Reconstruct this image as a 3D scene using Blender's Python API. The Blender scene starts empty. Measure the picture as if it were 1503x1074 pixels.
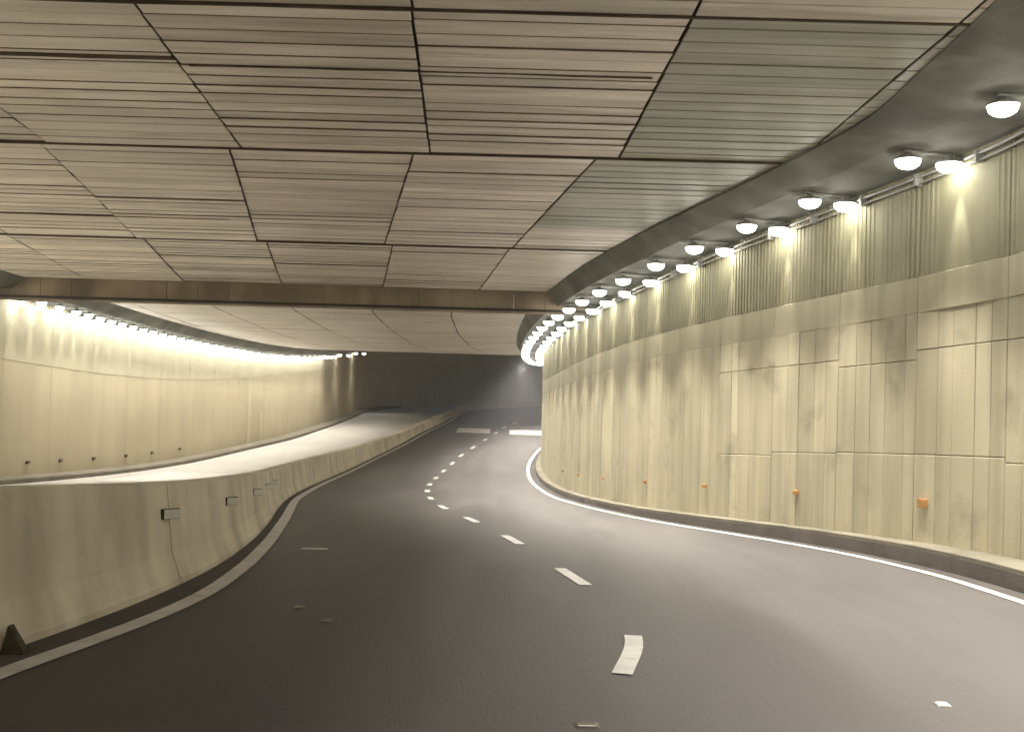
import bpy, math, random
import numpy as np
from mathutils import Vector, Matrix
random.seed(7)
sc = bpy.context.scene
col = sc.collection

# ------------------------------------------------------------------ camera, world, exposure
FPX = 1500.0
cam_d = bpy.data.cameras.new('camera'); cam = bpy.data.objects.new('camera', cam_d); col.objects.link(cam)
cam_d.sensor_fit = 'HORIZONTAL'; cam_d.sensor_width = 36.0; cam_d.lens = 36.0 * FPX / 1503.0
cam_d.clip_start = 0.05; cam_d.clip_end = 1000.0
cam.rotation_mode = 'QUATERNION'
_pitch, _roll = math.atan(28.0 / FPX), 0.028
_m = Matrix.Rotation(math.radians(90) + _pitch, 4, 'X') @ Matrix.Rotation(_roll, 4, 'Z')
cam.matrix_world = Matrix.Translation((0, 0, 1.6)) @ _m
sc.camera = cam

world = bpy.data.worlds.new("World"); sc.world = world; world.use_nodes = True
wn = world.node_tree.nodes; wl = world.node_tree.links
bg = wn['Background']
sky = wn.new('ShaderNodeTexSky'); sky.sky_type = 'NISHITA'; sky.sun_disc = False
sky.sun_elevation = math.radians(-0.5); sky.sun_rotation = math.radians(40)
wl.new(sky.outputs[0], bg.inputs[0]); bg.inputs[1].default_value = 0.12   # night outside the tunnel

sc.view_settings.view_transform = 'Standard'; sc.view_settings.look = 'None'
sc.view_settings.exposure = 1.54; sc.view_settings.gamma = 1.0
sc.view_settings.use_curve_mapping = False
sc.render.engine = 'CYCLES'
sc.cycles.use_denoising = True
sc.cycles.max_bounces = 12; sc.cycles.diffuse_bounces = 10; sc.cycles.glossy_bounces = 3
sc.cycles.use_light_tree = True
sc.cycles.sample_clamp_indirect = 12.0

# lamp powers (watts of each fitting's beams)
E_RIGHT_NARROW, E_RIGHT_WIDE = 32.0, 405.0
E_LEFT_NARROW, E_LEFT_WIDE = 16.0, 58.0
LENS_STRENGTH = 13.0
LAMP_COL = (1.0, 0.935, 0.83)

# ------------------------------------------------------------------ plan curves (metres, Y is along the road)
def interp(K):
    K = np.array(K, float); x, y = K[:, 0], K[:, 1]; m = np.gradient(y, x)
    def fn(Y):
        Y = min(max(Y, x[0]), x[-1])
        i = int(np.clip(np.searchsorted(x, Y) - 1, 0, len(x) - 2)); H = x[i+1] - x[i]; t = (Y - x[i]) / H
        return float((2*t**3-3*t**2+1)*y[i] + (t**3-2*t**2+t)*H*m[i] + (-2*t**3+3*t**2)*y[i+1] + (t**3-t**2)*H*m[i+1])
    return fn
zr = interp([(-60,2.6),(-30,1.6),(-10,0.5),(0,0.0),(7.25,-.27),(14.8,-.63),(22.3,-1.10),(29.9,-1.56),(37.4,-1.87),(41.2,-1.93),(45,-1.91),(48.7,-1.82),(52.5,-1.66),(60,-1.23),(64,-1.05),(72,-.75),(80,-.58),(90,-.5),(110,-.45),(160,-.45)])
zc = interp([(-60,7.9),(-30,6.9),(-10,5.82),(0,5.32),(8,5.02),(14.8,4.68),(22.3,4.24),(25.3,4.07),(30,3.9),(39,3.52),(45,3.32),(54,3.2),(62,3.5),(70,3.9),(80,4.3),(110,4.8),(160,4.8)])
cline = interp([(-60,.9),(-20,.9),(0,.35),(4,.42),(5.5,.56),(6.5,.74),(7.6,.96),(8.6,1.0),(9.8,.9),(11.0,.71),(14.8,.07),(18.56,-.66),(22.3,-1.42),(26.1,-1.98),(29.9,-2.37),(33.6,-2.59),(37.4,-2.66),(41.2,-2.63),(45,-2.5),(48.7,-2.3),(52.5,-1.89),(60,-.83),(63.8,-.38),(72,1.4),(85,6),(100,14),(130,34)])
redge = interp([(-60,4.9),(-10,5.0),(0,5.05),(6,5.08),(10,5.08),(11.9,5.03),(14.1,4.64),(15.9,4.06),(18.4,3.16),(22.1,2.2),(26.7,1.47),(33.8,.95),(41,.77),(45,.85),(48.5,1.08),(53.9,1.75),(60,3.2),(66,5.2),(75,9.2),(90,18),(110,32),(130,48)])
rwall = interp([(-60,5.8),(-10,5.85),(0,5.9),(6,5.93),(10,5.92),(12,5.83),(14,5.32),(16,4.66),(18.4,3.82),(22,2.82),(26.7,2.05),(33.8,1.52),(41,1.34),(45,1.38),(48.5,1.56),(53.9,2.3),(60,3.8),(66,5.9),(75,10),(90,19),(110,33),(130,49)])
bbase = interp([(-60,-3.4),(-20,-3.4),(0,-3.45),(6.2,-3.36),(7.5,-3.2),(8.66,-3.11),(10.46,-3.1),(13.5,-3.38),(16.9,-3.92),(20,-4.5),(24.5,-5.24),(27.4,-5.62),(33.4,-6.15),(40,-6.37),(45.4,-6.27),(55.3,-5.47),(66.3,-4.38),(74,-3.9),(81,-3.55),(92,-.5),(110,8),(130,20)])
bline = interp([(-60,-3.2),(-20,-3.2),(0,-3.25),(5,-3.15),(6.2,-3.03),(7.2,-2.87),(8.1,-2.76),(9.2,-2.71),(10.7,-2.8),(13.2,-3.1),(16.9,-3.70),(24.6,-5.03),(27.4,-5.38),(33.4,-5.92),(40,-6.13),(45.4,-6.04),(55.3,-5.22),(66.3,-4.1),(81,-3.2),(92,-.2)])
bheight = interp([(-60,1.08),(6,1.08),(7,1.06),(8.4,1.01),(9.5,.97),(11.1,.92),(14.2,.85),(20,.76),(29,.77),(35,.8),(46,.68),(56,.5),(65,.45),(80,.45),(130,.45)])
lwall = interp([(-60,-12.5),(-10,-13.0),(10,-13.6),(20,-13.9),(28,-13.95),(35,-13.95),(41,-13.7),(49,-13.05),(54.5,-12.1),(60.6,-11.45),(68,-11.2),(74,-11.2),(80,-10.6),(90,-7.5),(100,-1.5),(108,6),(114,16),(120,30)])

def nrm(fn, Y, side):           # unit normal in plan; side=-1 points to -X
    d = (fn(Y+.05) - fn(Y-.05)) / .1
    L = math.hypot(1, d)
    return (side / L, -side * d / L)
def off(fn, Y, o, side):        # point o metres off the curve on its side
    n = nrm(fn, Y, side); return fn(Y) + n[0]*o, Y + n[1]*o
def arc_ys(fn, Y0, step, Y1):
    ys = [Y0]; Y = Y0; acc = 0; h = .01
    while Y < Y1:
        acc += math.hypot(h, fn(Y+h) - fn(Y)); Y += h
        if acc >= step: ys.append(Y); acc = 0
    return ys
def frange(a, b, s):
    n = max(1, int(round((b-a)/s))); return [a + (b-a)*i/n for i in range(n+1)]

# ------------------------------------------------------------------ materials
def mat(name, base, rough=.8, tint=None, nscale=1.0, bump=.1, bscale=40, streak=None, rnd=0.0, spec=.3, metal=0, stain=None, stretch=(1,1,1), dirt_z=None):
    m = bpy.data.materials.new(name); m.use_nodes = True
    N, L = m.node_tree.nodes, m.node_tree.links; b = N['Principled BSDF']
    b.inputs['Roughness'].default_value = rough; b.inputs['Specular IOR Level'].default_value = spec
    b.inputs['Metallic'].default_value = metal
    geo = N.new('ShaderNodeNewGeometry')
    mp = N.new('ShaderNodeMapping'); mp.inputs['Scale'].default_value = stretch; L.new(geo.outputs['Position'], mp.inputs['Vector'])
    cur = None
    def mix(a, bcol, fac, blend='MIX'):
        x = N.new('ShaderNodeMix'); x.data_type = 'RGBA'; x.blend_type = blend
        if isinstance(fac, (int, float)): x.inputs[0].default_value = fac
        else: L.new(fac, x.inputs[0])
        for s, v in ((6, a), (7, bcol)):
            if isinstance(v, tuple): x.inputs[s].default_value = (*v, 1)
            else: L.new(v, x.inputs[s])
        return x.outputs[2]
    def noise(scale, vec, detail=4, lo=.35, hi=.65):
        n = N.new('ShaderNodeTexNoise'); n.inputs['Scale'].default_value = scale; n.inputs['Detail'].default_value = detail
        L.new(vec, n.inputs['Vector'])
        r = N.new('ShaderNodeMapRange'); r.inputs[1].default_value = lo; r.inputs[2].default_value = hi
        L.new(n.outputs[0], r.inputs[0]); return r.outputs[0]
    cur = mix(base, tint or tuple(c*.8 for c in base), noise(nscale, mp.outputs[0]))
    if streak:                          # (colour, horizontal scale, vertical scale, strength) : dirt runs
        ms = N.new('ShaderNodeMapping'); ms.inputs['Scale'].default_value = (streak[1], streak[1], streak[2]); L.new(geo.outputs['Position'], ms.inputs['Vector'])
        f = noise(1.0, ms.outputs[0], 5, .42, .75)
        mu = N.new('ShaderNodeMath'); mu.operation = 'MULTIPLY'; mu.inputs[1].default_value = streak[3]; L.new(f, mu.inputs[0])
        cur = mix(cur, streak[0], mu.outputs[0])
    if stain:                           # (colour, scale, threshold)
        f = noise(stain[1], mp.outputs[0], 6, stain[2], stain[2]+.12)
        mu = N.new('ShaderNodeMath'); mu.operation = 'MULTIPLY'; mu.inputs[1].default_value = .6; L.new(f, mu.inputs[0])
        cur = mix(cur, stain[0], mu.outputs[0])
    fine = noise(bscale*1.7, geo.outputs['Position'], 3, .3, .7)
    mu = N.new('ShaderNodeMath'); mu.operation = 'MULTIPLY'; mu.inputs[1].default_value = .18; L.new(fine, mu.inputs[0])
    cur = mix(cur, tuple(c*.55 for c in base), mu.outputs[0])
    if rnd:
        oi = N.new('ShaderNodeObjectInfo'); hv = N.new('ShaderNodeHueSaturation')
        r = N.new('ShaderNodeMapRange'); r.inputs[3].default_value = 1-rnd; r.inputs[4].default_value = 1+rnd
        L.new(oi.outputs['Random'], r.inputs[0]); L.new(r.outputs[0], hv.inputs['Value']); L.new(cur, hv.inputs['Color']); cur = hv.outputs[0]
    L.new(cur, b.inputs['Base Color'])
    if bump:
        n = N.new('ShaderNodeTexNoise'); n.inputs['Scale'].default_value = bscale; n.inputs['Detail'].default_value = 5
        L.new(mp.outputs[0], n.inputs['Vector'])
        bp = N.new('ShaderNodeBump'); bp.inputs['Strength'].default_value = bump; bp.inputs['Distance'].default_value = .02
        L.new(n.outputs[0], bp.inputs['Height']); L.new(bp.outputs[0], b.inputs['Normal'])
    return m
def emat(name, colr, s):
    m = bpy.data.materials.new(name); m.use_nodes = True; b = m.node_tree.nodes['Principled BSDF']
    b.inputs['Base Color'].default_value = (.8, .8, .8, 1)
    b.inputs['Emission Color'].default_value = (*colr, 1); b.inputs['Emission Strength'].default_value = s
    return m
M = {}
M['asphalt'] = mat('asphalt', (.128,.119,.116), .6, (.080,.074,.074), .45, .25, 60, stain=((.07,.063,.06), .8, .57), spec=.4, stretch=(1.3,.2,1))
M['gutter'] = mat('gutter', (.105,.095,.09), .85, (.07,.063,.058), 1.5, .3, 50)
M['concrete_road'] = mat('concrete_road', (.58,.56,.52), .7, (.5,.48,.45), .4, .15, 50)
M['paint'] = mat('road_paint', (.74,.73,.71), .55, (.58,.57,.55), 3, .15, 70, stain=((.22,.21,.2), 5, .62))
M['rboard'] = mat('board_marked_concrete', (.62,.57,.405), .72, (.50,.465,.325), .45, .18, 30, streak=((.30,.275,.18), 4.0, .3, .6), rnd=.09, stain=((.27,.245,.17), 1.3, .57))
M['rsmooth'] = mat('smooth_wall_concrete', (.57,.53,.38), .75, (.44,.41,.28), .45, .12, 25, streak=((.28,.26,.16), 4.0, .3, .6), rnd=.02)
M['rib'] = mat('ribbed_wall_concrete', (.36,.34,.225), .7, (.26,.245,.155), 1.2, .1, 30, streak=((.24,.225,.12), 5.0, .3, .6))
M['lwall'] = mat('painted_wall', (.60,.54,.385), .7, (.52,.465,.325), .35, .08, 20, streak=((.40,.35,.24), 1.5, .25, .4), rnd=.02)
M['lupper'] = mat('painted_upper_wall', (.62,.58,.42), .65, (.56,.52,.38), .8, .08, 20, streak=((.45,.42,.28), 3, .3, .4))
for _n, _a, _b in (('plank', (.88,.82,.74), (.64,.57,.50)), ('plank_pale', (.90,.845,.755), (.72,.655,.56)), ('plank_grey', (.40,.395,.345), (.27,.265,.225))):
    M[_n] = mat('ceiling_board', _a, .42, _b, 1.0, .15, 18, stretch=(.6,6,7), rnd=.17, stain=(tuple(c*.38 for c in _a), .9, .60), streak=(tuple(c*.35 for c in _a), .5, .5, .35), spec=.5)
M['slab'] = mat('ceiling_slab', (.22,.19,.15), .8, (.15,.13,.11), .7, .1, 20)
M['edge'] = mat('board_edge', (.17,.13,.095), .9, (.09,.065,.045), 2.5, .1, 40)
M['grime'] = mat('joint_grime', (.10,.072,.048), .9, (.05,.035,.022), 3, .1, 40)
M['shade_soffit'] = mat('shade_soffit_concrete', (.25,.255,.23), .75, (.12,.122,.105), .9, .2, 12, stain=((.07,.068,.058), .8, .56), streak=((.08,.078,.065), 1.5, .5, .6))  # dark tone paints in the ceiling's shade above the lamps
M['beam'] = mat('beam_concrete', (.34,.275,.20), .8, (.2,.16,.115), .9, .15, 20, streak=((.07,.055,.04), 1.2, .3, .7))
M['barrier'] = mat('barrier_concrete', (.76,.70,.57), .8, (.62,.565,.455), .9, .22, 30, streak=((.20,.18,.13), 2.0, .5, .5), stain=((.17,.155,.11), 1.4, .64), rnd=.03)
M['kerb'] = mat('kerb_concrete', (.25,.23,.175), .85, (.17,.155,.12), 1.5, .2, 40, stain=((.18,.16,.12), 2.2, .58))
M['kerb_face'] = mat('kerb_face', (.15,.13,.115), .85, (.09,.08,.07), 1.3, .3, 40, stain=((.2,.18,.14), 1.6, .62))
M['metal'] = mat('grey_metal', (.42,.42,.40), .45, (.3,.3,.28), 4, .05, 40, metal=.3)
M['wedge'] = mat('dark_wedge_surface', (.10,.088,.06), .9, (.06,.05,.035), 12, .2, 40)
M['dark'] = mat('dark_plastic', (.03,.028,.025), .6, None, 4, .05, 40)
M['white_refl'] = mat('white_reflector', (.8,.79,.74), .3, (.7,.69,.65), 8, 0, 40, spec=.6)
M['orange_refl'] = mat('orange_reflector', (.60,.32,.10), .3, (.42,.22,.07), 8, 0, 40, spec=.6)
M['brown_refl'] = mat('dull_reflector', (.16,.12,.07), .5, None, 8, 0, 40)
M['lens'] = emat('lamp_lens', (1.0, .97, .88), LENS_STRENGTH)

# ------------------------------------------------------------------ builders
def mesh(name, V, F, m, parent=None, smooth=False):
    me = bpy.data.meshes.new(name); me.from_pydata([tuple(v) for v in V], [], F); me.materials.append(M[m])
    if smooth:
        for p in me.polygons: p.use_smooth = True
    o = bpy.data.objects.new(name, me); col.objects.link(o)
    if parent is not None: o.parent = parent; o.location = -Vector(parent.location)
    return o
def struct(o): o['kind'] = 'structure'; return o
def stuff(o): o['kind'] = 'stuff'; return o
def tag(o, label, cat, group=None):
    o['label'] = label; o['category'] = cat
    if group: o['group'] = group
    return o
def empty(name, loc, label, cat, group=None):
    o = bpy.data.objects.new(name, None); o.location = loc; col.objects.link(o); o.empty_display_size = .2
    return tag(o, label, cat, group)
def sweep(name, ys, ring, m, parent=None, closed=True, smooth=False):
    """ring(Y) -> list of world points; rings joined along ys"""
    V = []; F = []; R = [ring(y) for y in ys]; n = len(R[0])
    for r in R: V += r
    for i in range(len(ys)-1):
        for j in range(n if closed else n-1):
            a = i*n+j; b = i*n+(j+1) % n
            F.append((a, b, b+n, a+n))
    if closed: F.append(tuple(range(n-1, -1, -1))); F.append(tuple(range((len(ys)-1)*n, len(ys)*n)))
    return mesh(name, V, F, m, parent, smooth)
def fixnormals(o):
    import bmesh
    bm = bmesh.new(); bm.from_mesh(o.data); bmesh.ops.recalc_face_normals(bm, faces=bm.faces); bm.to_mesh(o.data); bm.free(); return o
def profile_ring(fn, side, prof, zf):
    def ring(Y):
        pts = prof(Y) if callable(prof) else prof
        out = []
        for o_, h_ in pts:
            x, y = off(fn, Y, o_, side); out.append((x, y, zf(Y) + h_))
        return out
    return ring
def sheet(name, ys, fa, fb, zoff, m, n=6, parent=None, zf=zr):
    V = []; F = []
    for Y in ys:
        for k in range(n+1):
            t = k/n; V.append((fa(Y)*(1-t)+fb(Y)*t, Y, zf(Y)+zoff))
    for i in range(len(ys)-1):
        for k in range(n):
            a = i*(n+1)+k; F.append((a, a+1, a+n+2, a+n+1))
    return mesh(name, V, F, m, parent)

# ------------------------------------------------------------------ road, verges, markings
YS = frange(-40, 118, 1.0)
road = struct(sheet('road', YS, lambda Y: bbase(Y)-.3, lambda Y: redge(Y)+.55, 0, 'asphalt', 10))
left_road = struct(sheet('side_road', YS, lambda Y: lwall(Y)-.3 if Y < 95 else lwall(Y)-3, lambda Y: bbase(Y)-.35, .002, 'concrete_road', 10))
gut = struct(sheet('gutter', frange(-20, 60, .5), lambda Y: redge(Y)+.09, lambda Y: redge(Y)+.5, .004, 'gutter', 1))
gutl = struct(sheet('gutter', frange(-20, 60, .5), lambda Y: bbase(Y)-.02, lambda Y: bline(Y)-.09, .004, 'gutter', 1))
def stripe(name, fn, ys, w, parent, z=.008):
    def ring(Y):
        return [off(fn, Y, w/2, -1) + (zr(Y)+z,), off(fn, Y, w/2, 1) + (zr(Y)+z,)]
    return sweep(name, ys, ring, 'paint', parent, closed=False)
o = stripe('edge_line', redge, frange(-15, 62, .4), .13, road); o['label'] = 'white edge line along the kerb of the right wall'
o = stripe('edge_line', bline, frange(-15, 84, .4), .17, road); o['label'] = 'white edge line winding along the concrete barrier'
lline = lambda Y: lwall(Y) + .95
o = stripe('edge_line', lline, frange(20, 76, .5), .14, left_road, .008)
for i in range(-2, 17):
    Y = 7.25 + 3.77*i
    L = 1.25 if i != 13 else .9
    stripe('lane_dash', cline, frange(Y-L/2, Y+L/2, .2), .135 if i < 6 else .15, road)
for (xa, xb, ya, yb) in ((-3.15, -1.2, 59.6, 62.6), (-.05, 1.9, 59.4, 62.2)):
    sheet('crossing_bar', frange(ya, yb, .5), lambda Y, a=xa: a, lambda Y, b=xb: b, .010, 'paint', 2, road)
sheet('pale_patch', frange(30.5, 36.5, .5), lambda Y: lwall(Y)+1.5-(Y-33)*.0+.2, lambda Y: lwall(Y)+4.2, .008, 'paint', 2, left_road)  # pale rectangle laid over the left carriageway

# kerbs
def kheight(Y): return .24 if Y < 13 else max(.16, .24-(Y-13)*.009)
kys = frange(-15, 70, .35)
def kring(Y):
    kh = kheight(Y); z = zr(Y)
    a = off(redge, Y, .30, 1); w = off(rwall, Y, -.12, -1)
    t = (a[0]+.03, a[1]); b2 = (a[0]+.012, a[1])
    return [(a[0], a[1], z-.1), (a[0]+.02, a[1], z+kh-.055), (w[0], w[1], z+kh-.055), (w[0], w[1], z-.1)]
def cring(Y):
    kh = kheight(Y); z = zr(Y)
    a = off(redge, Y, .30, 1); w = off(rwall, Y, -.12, -1)
    return [(a[0]+.03, a[1], z+kh-.052), (a[0]+.03, a[1], z+kh-.01), (a[0]+.045, a[1], z+kh), (w[0], w[1], z+kh+.008), (w[0], w[1], z+kh-.052)]
cuts = frange(-15, 70, 1.7)
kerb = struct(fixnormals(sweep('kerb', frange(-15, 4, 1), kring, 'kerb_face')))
for i in range(len(cuts)-1):
    if cuts[i+1] < 4: continue
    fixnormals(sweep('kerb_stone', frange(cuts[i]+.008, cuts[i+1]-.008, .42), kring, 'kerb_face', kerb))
    fixnormals(sweep('coping', frange(cuts[i]+.006, cuts[i+1]-.006, .42), cring, 'kerb', kerb))
def lkring(Y):
    z = zr(Y); a = off(lwall, Y, .72, 1); b2 = off(lwall, Y, -.1, 1)
    return [a+(z-.1,), a+(z+.12,), (a[0]-.03, a[1], z+.15), b2+(z+.16,), b2+(z-.1,)]
lk = struct(fixnormals(sweep('kerb', frange(10, 84, .8), lkring, 'kerb')))

# ------------------------------------------------------------------ ceiling
BY0 = 26.25
ceiling = struct(sweep('ceiling', frange(-40, 77, 1.0),
    lambda Y: [(min(lwall(Y), -11)-1, Y, zc(Y)+.10), (rwall(Y)+1.2, Y, zc(Y)+.10), (rwall(Y)+1.2, Y, zc(Y)+.5), (min(lwall(Y), -11)-1, Y, zc(Y)+.5)], 'slab'))
fixnormals(ceiling)
# bays between cross joints, with the long joints (X at bay start, X at bay end)
bays = [(5.2, 9.15, [-9.2,-6.3,-3.55,-.95,1.6,4.0,6.4], [-9.2,-6.25,-3.55,-.98,1.55,3.95,6.4]),
        (9.15, 13.88, [-8.9,-6.1,-3.52,-1.0,1.55,3.95,6.4], [-9.1,-6.45,-3.78,-1.2,1.38,3.8,6.2]),
        (13.92, 20.45, [-11.8,-9.1,-6.55,-3.95,-1.42,1.08,3.6,6.0], [-13.2,-10.2,-7.62,-5.18,-2.62,-.05,2.35,4.9]),
        (20.55, 26.25, [-13.6,-10.25,-7.5,-5.02,-2.47,-.12,2.3,4.4], [-14.0,-11.0,-8.5,-5.98,-3.38,-.90,1.45,3.6])]
def plank(x0, x1, x0b, x1b, y0, y1, parent, dz, tilt, V=None, F=None):
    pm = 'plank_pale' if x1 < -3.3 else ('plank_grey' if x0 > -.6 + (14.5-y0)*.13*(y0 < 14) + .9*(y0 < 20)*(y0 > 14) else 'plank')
    g = .006; y0 += .006; y1 -= .006
    za, zb = zc(y0)+dz-tilt, zc(y1)+dz+tilt
    b = .008
    vs = [(x0+g, y0, za+.09), (x1-g, y0, za+.09), (x1b-g, y1, zb+.09), (x0b+g, y1, zb+.09),
          (x0+g, y0, za+b), (x1-g, y0, za+b), (x1b-g, y1, zb+b), (x0b+g, y1, zb+b),
          (x0+g+b, y0+b, za), (x1-g-b, y0+b, za), (x1b-g-b, y1-b, zb), (x0b+g+b, y1-b, zb)]
    fs = [(0,4,5,1),(1,5,6,2),(2,6,7,3),(3,7,4,0),(4,8,9,5),(5,9,10,6),(6,10,11,7),(7,11,8,4),(8,11,10,9),(0,1,2,3)]
    if V is None:
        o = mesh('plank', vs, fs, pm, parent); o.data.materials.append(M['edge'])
        for p in o.data.polygons:
            if p.index < 4: p.material_index = 1
        return o
    k = len(V); V += vs; F += [tuple(i+k for i in f) for f in fs]
V0, F0 = [], []; npl = 0
for bi, (ya, yb, xa, xb) in enumerate(bays):
    for c in range(len(xa)-1):
        w = .315 * random.uniform(.95, 1.05); n = int(round((yb-ya)/w))
        # a few boards merge into wider ones so the rows stay uneven
        edges = [ya + (yb-ya)*i/n + (random.uniform(-.03, .03) if 0 < i < n else 0) for i in range(n+1)]
        cdz = random.uniform(-.01, .012)
        jog = random.uniform(-.02, .02)
        for i in range(n):
            t0, t1 = (edges[i]-ya)/(yb-ya), (edges[i+1]-ya)/(yb-ya)
            e = random.uniform(-.005, .005)
            X = lambda A, B, t: A + (B-A)*t
            g = .007
            args = (X(xa[c], xb[c], t0)+g+e, X(xa[c+1], xb[c+1], t0)-g+e, X(xa[c], xb[c], t1)+g+e, X(xa[c+1], xb[c+1], t1)-g+e, edges[i], edges[i+1], ceiling)
            k_ = .45 if c >= len(xa)-3 else 1.0; dz = cdz + random.uniform(-.005, .005)*k_; tl = random.choice((.001, .003, .005, .007, .011))*k_
            inview = bi > 0 and npl < 296
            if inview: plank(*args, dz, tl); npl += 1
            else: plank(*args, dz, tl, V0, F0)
# boards past the downstand beam, and behind the camera
y = 26.9
while y < 76:
    y1 = min(y+6.2, 76)
    skew = cline(y1) - cline(y)
    n = int((y1-y-.04)/.42)
    for c in range(-5, 5):
        x0 = cline(y) + .55 + 2.5*c; x1 = x0+2.5
        if x1 < -14.5 or x0 > rwall(y)+1: continue
        for i in range(n):
            t0, t1 = i/n, (i+1)/n; e = random.uniform(-.01, .01)
            plank(x0+skew*t0+.012+e, x1+skew*t0-.012+e, x0+skew*t1+.012+e, x1+skew*t1-.012+e, y+.02+(y1-y-.04)*t0, y+.02+(y1-y-.04)*t1, None,
                  random.uniform(-.003, .003), random.uniform(.001, .005), V0, F0)
    y = y1
fb = mesh('far_boarding', V0, F0, 'plank_pale', ceiling); fb['kind'] = 'stuff'; fb.data.materials.append(M['edge'])
for p in fb.data.polygons:
    if p.index % 10 < 4: p.material_index = 1
def joint_strip(x0, x1, y, w=.045, d=.02):
    V = []
    for i in range(13):
        x = x0+(x1-x0)*i/12; yy = y + random.uniform(-.006, .006); z = zc(y)-d+random.uniform(-.004, .004)
        V += [(x, yy-w/2, z+.09), (x, yy-w/2, z), (x, yy+w/2, z), (x, yy+w/2, z+.09)]
    F = [(4*i+j, 4*i+(j+1) % 4, 4*i+4+(j+1) % 4, 4*i+4+j) for i in range(12) for j in range(4)] + [(3,2,1,0), (48,49,50,51)]
    return fixnormals(mesh('joint_strip', V, F, 'grime', ceiling))
joint_strip(-9, 4.2, 9.17, .035, .016); joint_strip(-12.5, 3.9, 13.90, .04, .02); joint_strip(-13.6, 2.6, 20.5, .04, .016)
joint_strip(-12.5, -5.2, 18.5, .03, .014); joint_strip(-9, -3.6, 10.55, .10, .018); joint_strip(-3.5, 1.4, 10.75, .022, .014)

# dropped soffits carrying the lamps along both walls, coloured dark for the shade there
wsr = interp([(-60,1.9),(9,1.9),(14,1.7),(20,1.35),(30,1.25),(90,1.2)])
dropr = interp([(-60,.115),(13,.115),(16,.18),(20,.32),(26,.38),(34,.36),(45,.3),(60,.3),(90,.3)])
dropl = interp([(-60,.3),(90,.3)])
def shade_soffit(fn, side, drop, w, y0, y1):
    return fixnormals(sweep('shade_soffit', frange(y0, y1, .6), profile_ring(fn, side, lambda Y: [(-.1, .12), (w(Y), .12), (w(Y), -.016), (min(w(Y)-.1, 1.0), -drop(Y)), (-.1, -drop(Y))], zc), 'shade_soffit', ceiling))
shade_soffit(rwall, -1, dropr, wsr, -12, BY0); shade_soffit(rwall, -1, dropr, wsr, BY0+.58, 76)
shade_soffit(lwall, 1, dropl, lambda Y: 1.35, -12, BY0); shade_soffit(lwall, 1, dropl, lambda Y: 1.35, BY0+.58, 76)
# downstand beam
BY = 26.3
bm_e = empty('ceiling_beam', (-4, BY, zc(BY)-.5), 'dark concrete beam hanging across the whole tunnel ceiling in front of the lower far part', 'beam')
bx = [-14.2]
while bx[-1] < 2.6: bx.append(bx[-1] + random.choice((2.45, 1.2, 2.45, .8)))
bx[-1] = 3.2
for i in range(len(bx)-1):
    a, b2 = bx[i]+.006, bx[i+1]-.006
    d = random.uniform(0, .012)
    V = []
    zb0 = 3.47; zt = zc(BY)+.12
    for x in (a, b2):
        V += [(x, BY-d, zt), (x, BY-d, zb0+.03), (x, BY+.03-d, zb0), (x, BY+.52, zb0), (x, BY+.55, zb0+.03), (x, BY+.55, zt)]
    F = [(j, (j+1) % 6, (j+1) % 6+6, j+6) for j in range(6)] + [(5,4,3,2,1,0), (6,7,8,9,10,11)]
    fixnormals(mesh('beam_panel', V, F, 'beam', bm_e))
mesh('drip_edge', [(-14.2,BY-.03,3.50),(3.2,BY-.03,3.50),(3.2,BY-.015,3.50),(-14.2,BY-.015,3.50),(-14.2,BY-.03,3.56),(3.2,BY-.03,3.56),(3.2,BY-.015,3.56),(-14.2,BY-.015,3.56)],
     [(3,2,1,0),(4,5,6,7),(0,1,5,4),(1,2,6,5),(2,3,7,6),(3,0,4,7)], 'dark', bm_e)

# ------------------------------------------------------------------ right wall
rw = empty('tunnel_wall', (rwall(14), 14, zr(14)), 'tall cream board-marked concrete wall curving away on the right, ribbed at its top', 'wall')
def wbox(name, fn, side, y0, y1, h0, h1, d, m, parent, top=None, V=None, F=None, depth=.1, b=.006, slope=0):
    """panel on a wall curve: front face d proud of the curve, chamfered"""
    rows = []
    for (yy, sgn) in ((y0, 1), (y1, -1)):
        n = nrm(fn, yy, side); z = zr(yy); T = (zc(yy)+.08 - z) if h1 is None else h1 + slope*(yy-y0)
        B = h0 + slope*(yy-y0) if slope else h0
        cx, cy = fn(yy), yy
        tx, ty = -n[1], n[0]
        if ty < 0: tx, ty = -tx, -ty
        def P(o, h, s=0): return (cx+n[0]*o+tx*s, cy+n[1]*o+ty*s, z+h)
        rows.append([P(-depth, B), P(-depth, T), P(d-b, B), P(d-b, T), P(d, B+b, sgn*b), P(d, T-b, sgn*b)])
    a, c = rows; vs = a + c
    fs = [(2,3,5,4),(8,10,11,9),(4,5,11,10),(3,9,11,5),(2,4,10,8),(0,1,3,2),(6,8,9,7),(1,7,9,3),(0,2,8,6)]
    if V is None: return fixnormals(mesh(name, vs, fs, m, parent))
    k = len(V); V += vs; F += [tuple(i+k for i in f) for f in fs]
pan = arc_ys(rwall, 8.62, 1.7, 60)
sc_back = sweep('backing', frange(-40, 118, 1.0), profile_ring(rwall, -1, lambda Y: [(-.06, -.2), (-.06, zc(Y)+.3-zr(Y)), (-.45, zc(Y)+.3-zr(Y)), (-.45, -.2)], zr), 'rsmooth', rw)
fixnormals(sc_back)
Vs, Fs = [], []; Vp, Fp = [], []; nb = 0
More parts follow.
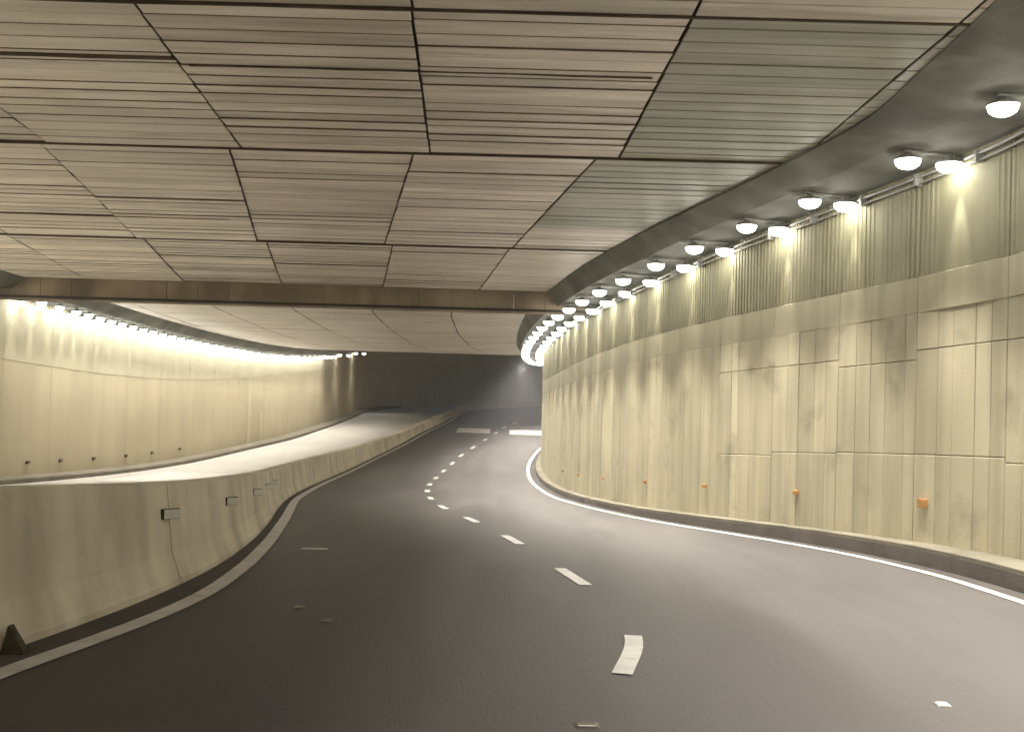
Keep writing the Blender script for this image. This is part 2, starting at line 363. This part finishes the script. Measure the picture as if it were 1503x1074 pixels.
for i in range(len(pan)-1):
    y0, y1 = pan[i], pan[i+1]
    j1 = 1.37 + random.uniform(-.06, .06); j2 = 2.72 + random.uniform(-.07, .07)
    far = y0 > 46 or y0 < 10.0
    nbd = 5 if y0 < 24 else 4
    sl = random.uniform(-.05, .01)
    pd = random.uniform(0, .008)
    wsum = [random.choice((1, 1, .7, 1.25)) for _ in range(nbd)]; tot = sum(wsum); acc = 0
    for k in range(nbd):
        a = y0 + (y1-y0)*acc/tot; acc += wsum[k]; b2 = y0 + (y1-y0)*acc/tot
        g = .004 if 0 < k else .008
        bd = random.uniform(-.004, .006)
        for (h0, h1) in (((.02, j1-.006), (j1+.006, j2-.006), (j2+.006, 3.28)) if y0 < 17.3 else ((.02, 3.28),)):
            d = .008 + (pd + bd)*(1 if y0 < 17.3 else .5) + (random.uniform(-.002, .003) + (.005 if h0 == .02 else 0) if y0 < 17.3 else 0)
            if far: wbox('b', rwall, -1, a+g, b2-.003, h0, h1, d, None, None, V=Vs, F=Fs)
            else:
                wbox('board', rwall, -1, a+g, b2-.003, h0, h1, d, 'rboard', rw); nb += 1
    wbox('wall_panel', rwall, -1, y0+.003, y1-.003, 3.2805, 3.767, .012+random.uniform(0,.002), 'rsmooth', rw)
    # ribbed top tier
    nr = 18
    Vr, Fr = [], []
    for k in range(nr):
        a = y0 + (y1-y0)*k/nr; b2 = y0 + (y1-y0)*(k+.55)/nr
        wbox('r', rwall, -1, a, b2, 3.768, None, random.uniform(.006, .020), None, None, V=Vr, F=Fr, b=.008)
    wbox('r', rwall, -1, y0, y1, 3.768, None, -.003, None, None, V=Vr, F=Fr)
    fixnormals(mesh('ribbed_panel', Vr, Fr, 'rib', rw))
for y0 in frange(-14, 7.3, 1.65):      # behind and beside the camera
    for (h0, h1) in ((.02, 1.36), (1.37, 2.72), (2.73, 3.76), (3.77, None)):
        wbox('b', rwall, -1, y0+.005, y0+1.64, h0, h1, .01, None, None, V=Vs, F=Fs)
stuff(fixnormals(mesh('far_boarding', Vs, Fs, 'rboard', rw)))

# ------------------------------------------------------------------ left wall
lw = empty('tunnel_wall', (lwall(40), 40, zr(40)), 'long smooth cream wall on the far left under a bright strip of lamps', 'wall')
fixnormals(sweep('backing', frange(-40, 118, 1.0), profile_ring(lwall, 1, lambda Y: [(-.06, -.2), (-.06, zc(Y)+.3-zr(Y)), (-.45, zc(Y)+.3-zr(Y)), (-.45, -.2)], zr), 'lwall', lw))
lp = arc_ys(lwall, 16, 3.0, 75)
for i in range(len(lp)-1):
    ys = frange(lp[i]+.004, lp[i+1]-.004, .8)
    dd = random.uniform(0, .004)
    fixnormals(sweep('wall_panel', ys, profile_ring(lwall, 1, [(-.05, 0), (.01+dd, 0), (.01+dd, 3.38), (-.05, 3.38)], zr), 'lwall', lw))
    fixnormals(sweep('upper_panel', ys, profile_ring(lwall, 1, lambda Y: [(-.05, 3.384), (.018+dd, 3.384), (.03+dd, zc(Y)-zr(Y)+.08), (-.05, zc(Y)-zr(Y)+.08)], zr), 'lupper' if lp[i] < 61 else 'lwall', lw))
for Y in (50.2, 51.6):
    w = .16 if Y < 51 else .08
    fixnormals(sweep('cover_strip', [Y-w, Y+w], profile_ring(lwall, 1, [(-.02, .16), (.07, .16), (.07, 3.36 if w > .1 else 1.6), (-.02, 3.36 if w > .1 else 1.6)], zr), 'lupper', lw))

# ------------------------------------------------------------------ median barrier
bar = empty('concrete_barrier', (bbase(10), 10, zr(10)), 'low pale concrete barrier winding between the two carriageways', 'barrier')
def bprof(Y):
    H = bheight(Y); k = min(1, H/1.0); fh = .27*k
    return [(0, -.05), (.0, .06), (.015, .075), (.085*k, fh), (.10*k, fh+.04), (.17*k, H-.025), (.195*k, H), (.40, H), (.425, H-.025), (.47, fh+.03), (.6, .05), (.6, -.05)]
cuts = [9.75-5.2*4]
while cuts[-1] < 112: cuts.append(cuts[-1] + (5.2 if cuts[-1] < 35 else 6.0))
for i in range(len(cuts)-1):
    a, b2 = cuts[i]+.012, cuts[i+1]-.012
    fixnormals(sweep('barrier_segment', frange(a, b2, .35 if b2 < 60 else 1), profile_ring(bbase, -1, bprof, zr), 'barrier', bar))

# ------------------------------------------------------------------ generic box mesh for small fittings
def boxv(cx, cy, cz, sx, sy, sz, b=.004):
    vs = []; fs = []
    for (z, ins) in ((-sz/2, b), (-sz/2+b, 0), (sz/2-b, 0), (sz/2, b)):
        x, y = sx/2-ins, sy/2-ins
        vs += [(cx-x, cy-y, cz+z), (cx+x, cy-y, cz+z), (cx+x, cy+y, cz+z), (cx-x, cy+y, cz+z)]
    for r in range(3):
        for j in range(4): fs.append((r*4+j, r*4+(j+1) % 4, r*4+4+(j+1) % 4, r*4+4+j))
    fs += [(3,2,1,0), (12,13,14,15)]
    return vs, fs
def local(name, parts, m, parent, smooth=False, me=None):
    if me is None:
        V, F = [], []
        for vs, fs in parts:
            k = len(V); V += vs; F += [tuple(i+k for i in f) for f in fs]
        me = bpy.data.meshes.new(name); me.from_pydata(V, [], F); me.materials.append(M[m])
        if smooth:
            for p in me.polygons: p.use_smooth = True
    o = bpy.data.objects.new(name, me); col.objects.link(o); o.parent = parent
    return o
def lathe(cx, cy, prof, seg=20):
    vs = []; fs = []
    for r, z in prof:
        for k in range(seg):
            a = 2*math.pi*k/seg; vs.append((cx+r*math.cos(a), cy+r*math.sin(a), z))
    for i in range(len(prof)-1):
        for k in range(seg): fs.append((i*seg+k, i*seg+(k+1) % seg, (i+1)*seg+(k+1) % seg, (i+1)*seg+k))
    return vs, fs
def copy_tree(o, parent=None):
    c = o.copy(); col.objects.link(c); c.parent = parent
    for ch in list(o.children): copy_tree(ch, c)
    return c

# ------------------------------------------------------------------ twin lamps
# local frame: +x towards the road, y along the wall, z=0 at the ceiling
def make_lamp(name, dA, dB, e_narrow, e_wide, r=.15, cone=84, ftilt=-13, stem=0.0):
    root = empty(name, (0,0,0), '', 'lamp')
    local('mount_rail', [boxv((dA+dB)/2, 0, -.015, abs(dA-dB)+.12, .05, .03), boxv(0.03, 0, -.06, .05, .05, .10)], 'metal', root)
    for d in (dA, dB):
        h = local('lamp_head', [lathe(d, 0, [(.02,-.03),(.045,-.035),(.05,-.06),(r*.9,-.085),(r*1.08,-.105),(r*1.12,-.128),(r*1.06,-.128),(r*.98,-.112)])], 'metal', root, True)
        local('lens', [lathe(d, 0, [(r*.98,-.113),(r*1.02,-.135),(r*1.0,-.16),(r*.9,-.19),(r*.68,-.216),(r*.36,-.235),(.002,-.24)])], 'lens', h, True)
    def spot(nm, x, E, size, blend, tilt, rad):
        l = bpy.data.lights.new(nm, 'SPOT'); l.energy = E; l.spot_size = math.radians(size); l.spot_blend = blend
        l.color = LAMP_COL; l.shadow_soft_size = rad
        s = bpy.data.objects.new(nm, l); col.objects.link(s); s.parent = root; s.location = (x, 0, -.27)
        s.rotation_euler = (0, math.radians(tilt), 0)
    spot('beam_light', dB-.06, e_narrow, 30, .7, 7, .04)
    spot('flood_light', dA, e_wide, cone, .8, ftilt, .10)
    return root
lamp_r = make_lamp('twin_lamp', .80, .20, E_RIGHT_NARROW, E_RIGHT_WIDE)
lamp_l = make_lamp('twin_lamp', .85, .28, E_LEFT_NARROW, E_LEFT_WIDE, .12, 104, -8)
ORD = ['first', 'second', 'third', 'fourth', 'fifth', 'sixth', 'seventh', 'eighth', 'ninth', 'tenth', 'eleventh', 'twelfth']
used = {}
def place_lamp(proto, fn, side, Y, label, group):
    o = proto if proto not in used.values() and id(proto) not in used else copy_tree(proto)
    used[id(proto)] = 1
    n = nrm(fn, Y, side)
    o.location = (fn(Y), Y, zc(Y) - (dropr(Y) if side < 0 else dropl(Y)) - .003)
    o.rotation_euler = (0, 0, math.atan2(n[1], n[0]))
    tag(o, label, 'lamp', group)
    return o
RY = [10.75, 12.9, 15.0, 16.6, 18.15, 19.6, 21.2, 22.7, 24.2, 25.7]
for k, Y in enumerate(RY):
    lab = ('twin lamp nearest the camera on the right, cut by the right edge' if k == 0 else
           'twin round lamp above the right wall, %s from the right edge of the frame' % ORD[k])
    place_lamp(lamp_r, rwall, -1, Y, lab, 'twin lamps along the top of the right wall')
Y = 27.3; k = 0
while Y < 65:
    lab = ('%s twin lamp of the right wall beyond the dark beam' % ORD[k] if k < 4 else 'twin lamp in the tight far bend of the right wall, one of a merged row')
    place_lamp(lamp_r, rwall, -1, Y, lab, 'twin lamps along the top of the right wall'); Y += 1.75; k += 1
for Y in (8.7, 7.0, 5.3, 3.6, 1.9, .2, -1.5, -3.2, -4.9, -6.6, -8.3, -10):
    place_lamp(lamp_r, rwall, -1, Y, 'twin lamp above the right wall beyond the right edge of the frame', 'lamps outside the frame')
first = True
LY = [24.6-.95*i for i in range(36)]
place_lamp(lamp_l, lwall, 1, 28.35, 'twin lamp of the left wall nearest the left edge of the frame', 'twin lamps along the top of the left wall')
LL = [29.5] + [30.65+.92*i for i in range(34)]
for k, Y in enumerate(LL):
    lab = ('%s twin lamp of the left wall counted from the left edge of the frame' % ORD[k+1] if k < 6 else 'twin lamp within the unbroken glowing row along the left wall')
    place_lamp(lamp_l, lwall, 1, Y, lab, 'twin lamps along the top of the left wall')
place_lamp(lamp_l, lwall, 1, 65.0, 'lone lamp past the end of the bright left row, nearer of two', 'lone lamps in the dark end of the left wall')
place_lamp(lamp_l, lwall, 1, 71.5, 'lone lamp past the end of the bright left row, farther of two', 'lone lamps in the dark end of the left wall')
for Y in LY:
    place_lamp(lamp_l, lwall, 1, Y, 'twin lamp above the left wall beyond the left edge of the frame', 'lamps outside the frame')

# conduit with clips along the top of the right wall
def tube_ring(fn, side, o_, zf, r, n=8):
    def ring(Y):
        nn = nrm(fn, Y, side); cx, cy = off(fn, Y, o_, side); cz = zf(Y)
        return [(cx+nn[0]*r*math.cos(2*math.pi*k/n), cy+nn[1]*r*math.cos(2*math.pi*k/n), cz+r*math.sin(2*math.pi*k/n)) for k in range(n)]
    return ring
cd = empty('cable_conduit', (rwall(12), 12, zc(12)-.3), 'thin metal conduit clipped along the top of the right wall', 'conduit')
fixnormals(sweep('pipe', frange(4, 50, .3), tube_ring(rwall, -1, .10, lambda Y: zc(Y)-dropr(Y)-.10, .022), 'metal', cd, smooth=True))
fixnormals(sweep('pipe', frange(4, 50, .3), tube_ring(rwall, -1, .08, lambda Y: zc(Y)-dropr(Y)-.18, .014), 'metal', cd, smooth=True))
for Y in frange(8, 36, 1.1):
    ring = profile_ring(rwall, -1, lambda Y: [(.02, -.21-dropr(Y)), (.14, -.21-dropr(Y)), (.14, -.06-dropr(Y)), (.02, -.06-dropr(Y))], zc)
    fixnormals(sweep('clip', [Y, Y+.04], ring, 'metal', cd))

# ------------------------------------------------------------------ reflectors
def reflector(fn, side, Y, o_, h, w, hh, face, label, group, name='reflector', turn=0):
    x, y = off(fn, Y, o_, side); n = nrm(fn, Y, side)
    e = empty(name, (x, y, zr(Y)+h), label, 'reflector', group); e.rotation_euler = (0, 0, math.atan2(n[1], n[0]) + turn)
    local('housing', [boxv(.02, 0, 0, .04, w, hh), boxv(.043, -w/2+.012, 0, .025, .024, hh)], 'dark' if face != 'orange_refl' else 'orange_refl', e)
    local('reflective_face', [boxv(.046, .010, 0, .012, w-.030, hh-.010, .002)], face, e)
    return e
g = 'white reflectors on the face of the barrier'
for k, (Y, h) in enumerate(((9.62, .68), (12.25, .62), (14.9, .58), (17.4, .55), (20.0, .53))):
    reflector(bbase, 1, Y, -.095, h, .18, .095, 'white_refl', '%s white block reflector on the barrier, counted from the left edge' % ORD[k], g, turn=-.85)
g = 'orange reflectors low on the right wall'
for k, (Y, h) in enumerate(((13.45, .76), (16.2, .74), (18.9, .72), (21.6, .7), (24.7, .68), (27.8, .66), (31, .66))):
    e = reflector(rwall, -1, Y, .03, h, .15 if k == 0 else .09, .12 if k == 0 else .07, 'orange_refl',
              'large orange reflector low on the right wall, nearest the camera' if k == 0 else 'small amber reflector low on the right wall, %s from the near end' % ORD[k], g)
g = 'small dull reflectors at the foot of the left wall'
for k, Y in enumerate((29.6, 31.8, 34.3, 37.0, 39.4, 42.2)):
    reflector(lwall, 1, Y, .02, .52, .20, .09, 'brown_refl', 'small dull reflector at the foot of the left wall, %s from the left edge' % ORD[k], g)

# road studs
def stud(x, y, w, l, m, label):
    e = empty('road_stud', (x, y, zr(y)+.004), label, 'road stud', 'studs and scraps on the road surface')
    a, b2 = w/2, l/2
    vs = [(-a,-b2,0),(a,-b2,0),(a,b2,0),(-a,b2,0),(-a*.75,-b2*.6,.009),(a*.75,-b2*.6,.009),(a*.75,b2*.6,.009),(-a*.75,b2*.6,.009)]
    local('stud_body', [(vs, [(0,1,5,4),(1,2,6,5),(2,3,7,6),(3,0,4,7),(4,5,6,7)])], m, e)
    local('stud_face', [boxv(0, -b2*.82, .005, w*.7, .010, .008, .002)], 'white_refl', e)
stud(-2.42, 12.9, .34, .10, 'paint', 'pale stud lying beside the left edge line at its bend')
stud(-1.75, 8.72, .10, .10, 'kerb', 'dull stud on the dark left lane, left one of two')
stud(-1.41, 8.16, .10, .10, 'kerb', 'dull stud on the dark left lane, right one of two')
stud(2.61, 6.1, .08, .08, 'paint', 'small white stud on the bright right lane at the lower right')
stud(.45, 5.48, .13, .08, 'kerb', 'pale stud at the bottom edge on the lane line')
# dark wedge at the foot of the barrier
wx, wy = off(bbase, 6.9, -.02, 1)
we = empty('dark_wedge', (-3.27, 6.78, zr(6.78)+.006), 'dark triangular wedge at the foot of the barrier, lower left corner', 'wedge')
local('wedge_body', [([(-.02,-.07,0),(.13,-.05,0),(.10,.07,0),(-.04,.05,0),(.0,-.02,.17),(.02,.02,.175)], [(0,1,4),(1,2,5,4),(2,3,5),(3,0,4,5),(3,2,1,0)])], 'wedge', we)
local('wedge_flange', [boxv(.05, 0, .006, .17, .18, .012)], 'wedge', we)

# ------------------------------------------------------------------ thin haze filling the tunnel
hv = [(x, y, z) for z in (-3.2, 8.8) for x, y in ((-30, -48), (60, -48), (60, 128), (-30, 128))]
hme = bpy.data.meshes.new('haze')
hme.from_pydata(hv, [], [(3,2,1,0), (4,5,6,7), (0,1,5,4), (1,2,6,5), (2,3,7,6), (3,0,4,7)])
hm = bpy.data.materials.new('haze'); hm.use_nodes = True; hm.node_tree.nodes.clear()
ho = hm.node_tree.nodes.new('ShaderNodeOutputMaterial'); hp = hm.node_tree.nodes.new('ShaderNodeVolumePrincipled')
hp.inputs['Density'].default_value = .0024; hp.inputs['Color'].default_value = (.95, .93, .96, 1)
hm.node_tree.links.new(hp.outputs[0], ho.inputs['Volume']); hme.materials.append(hm)
hz = bpy.data.objects.new('haze', hme); col.objects.link(hz); hz['kind'] = 'stuff'
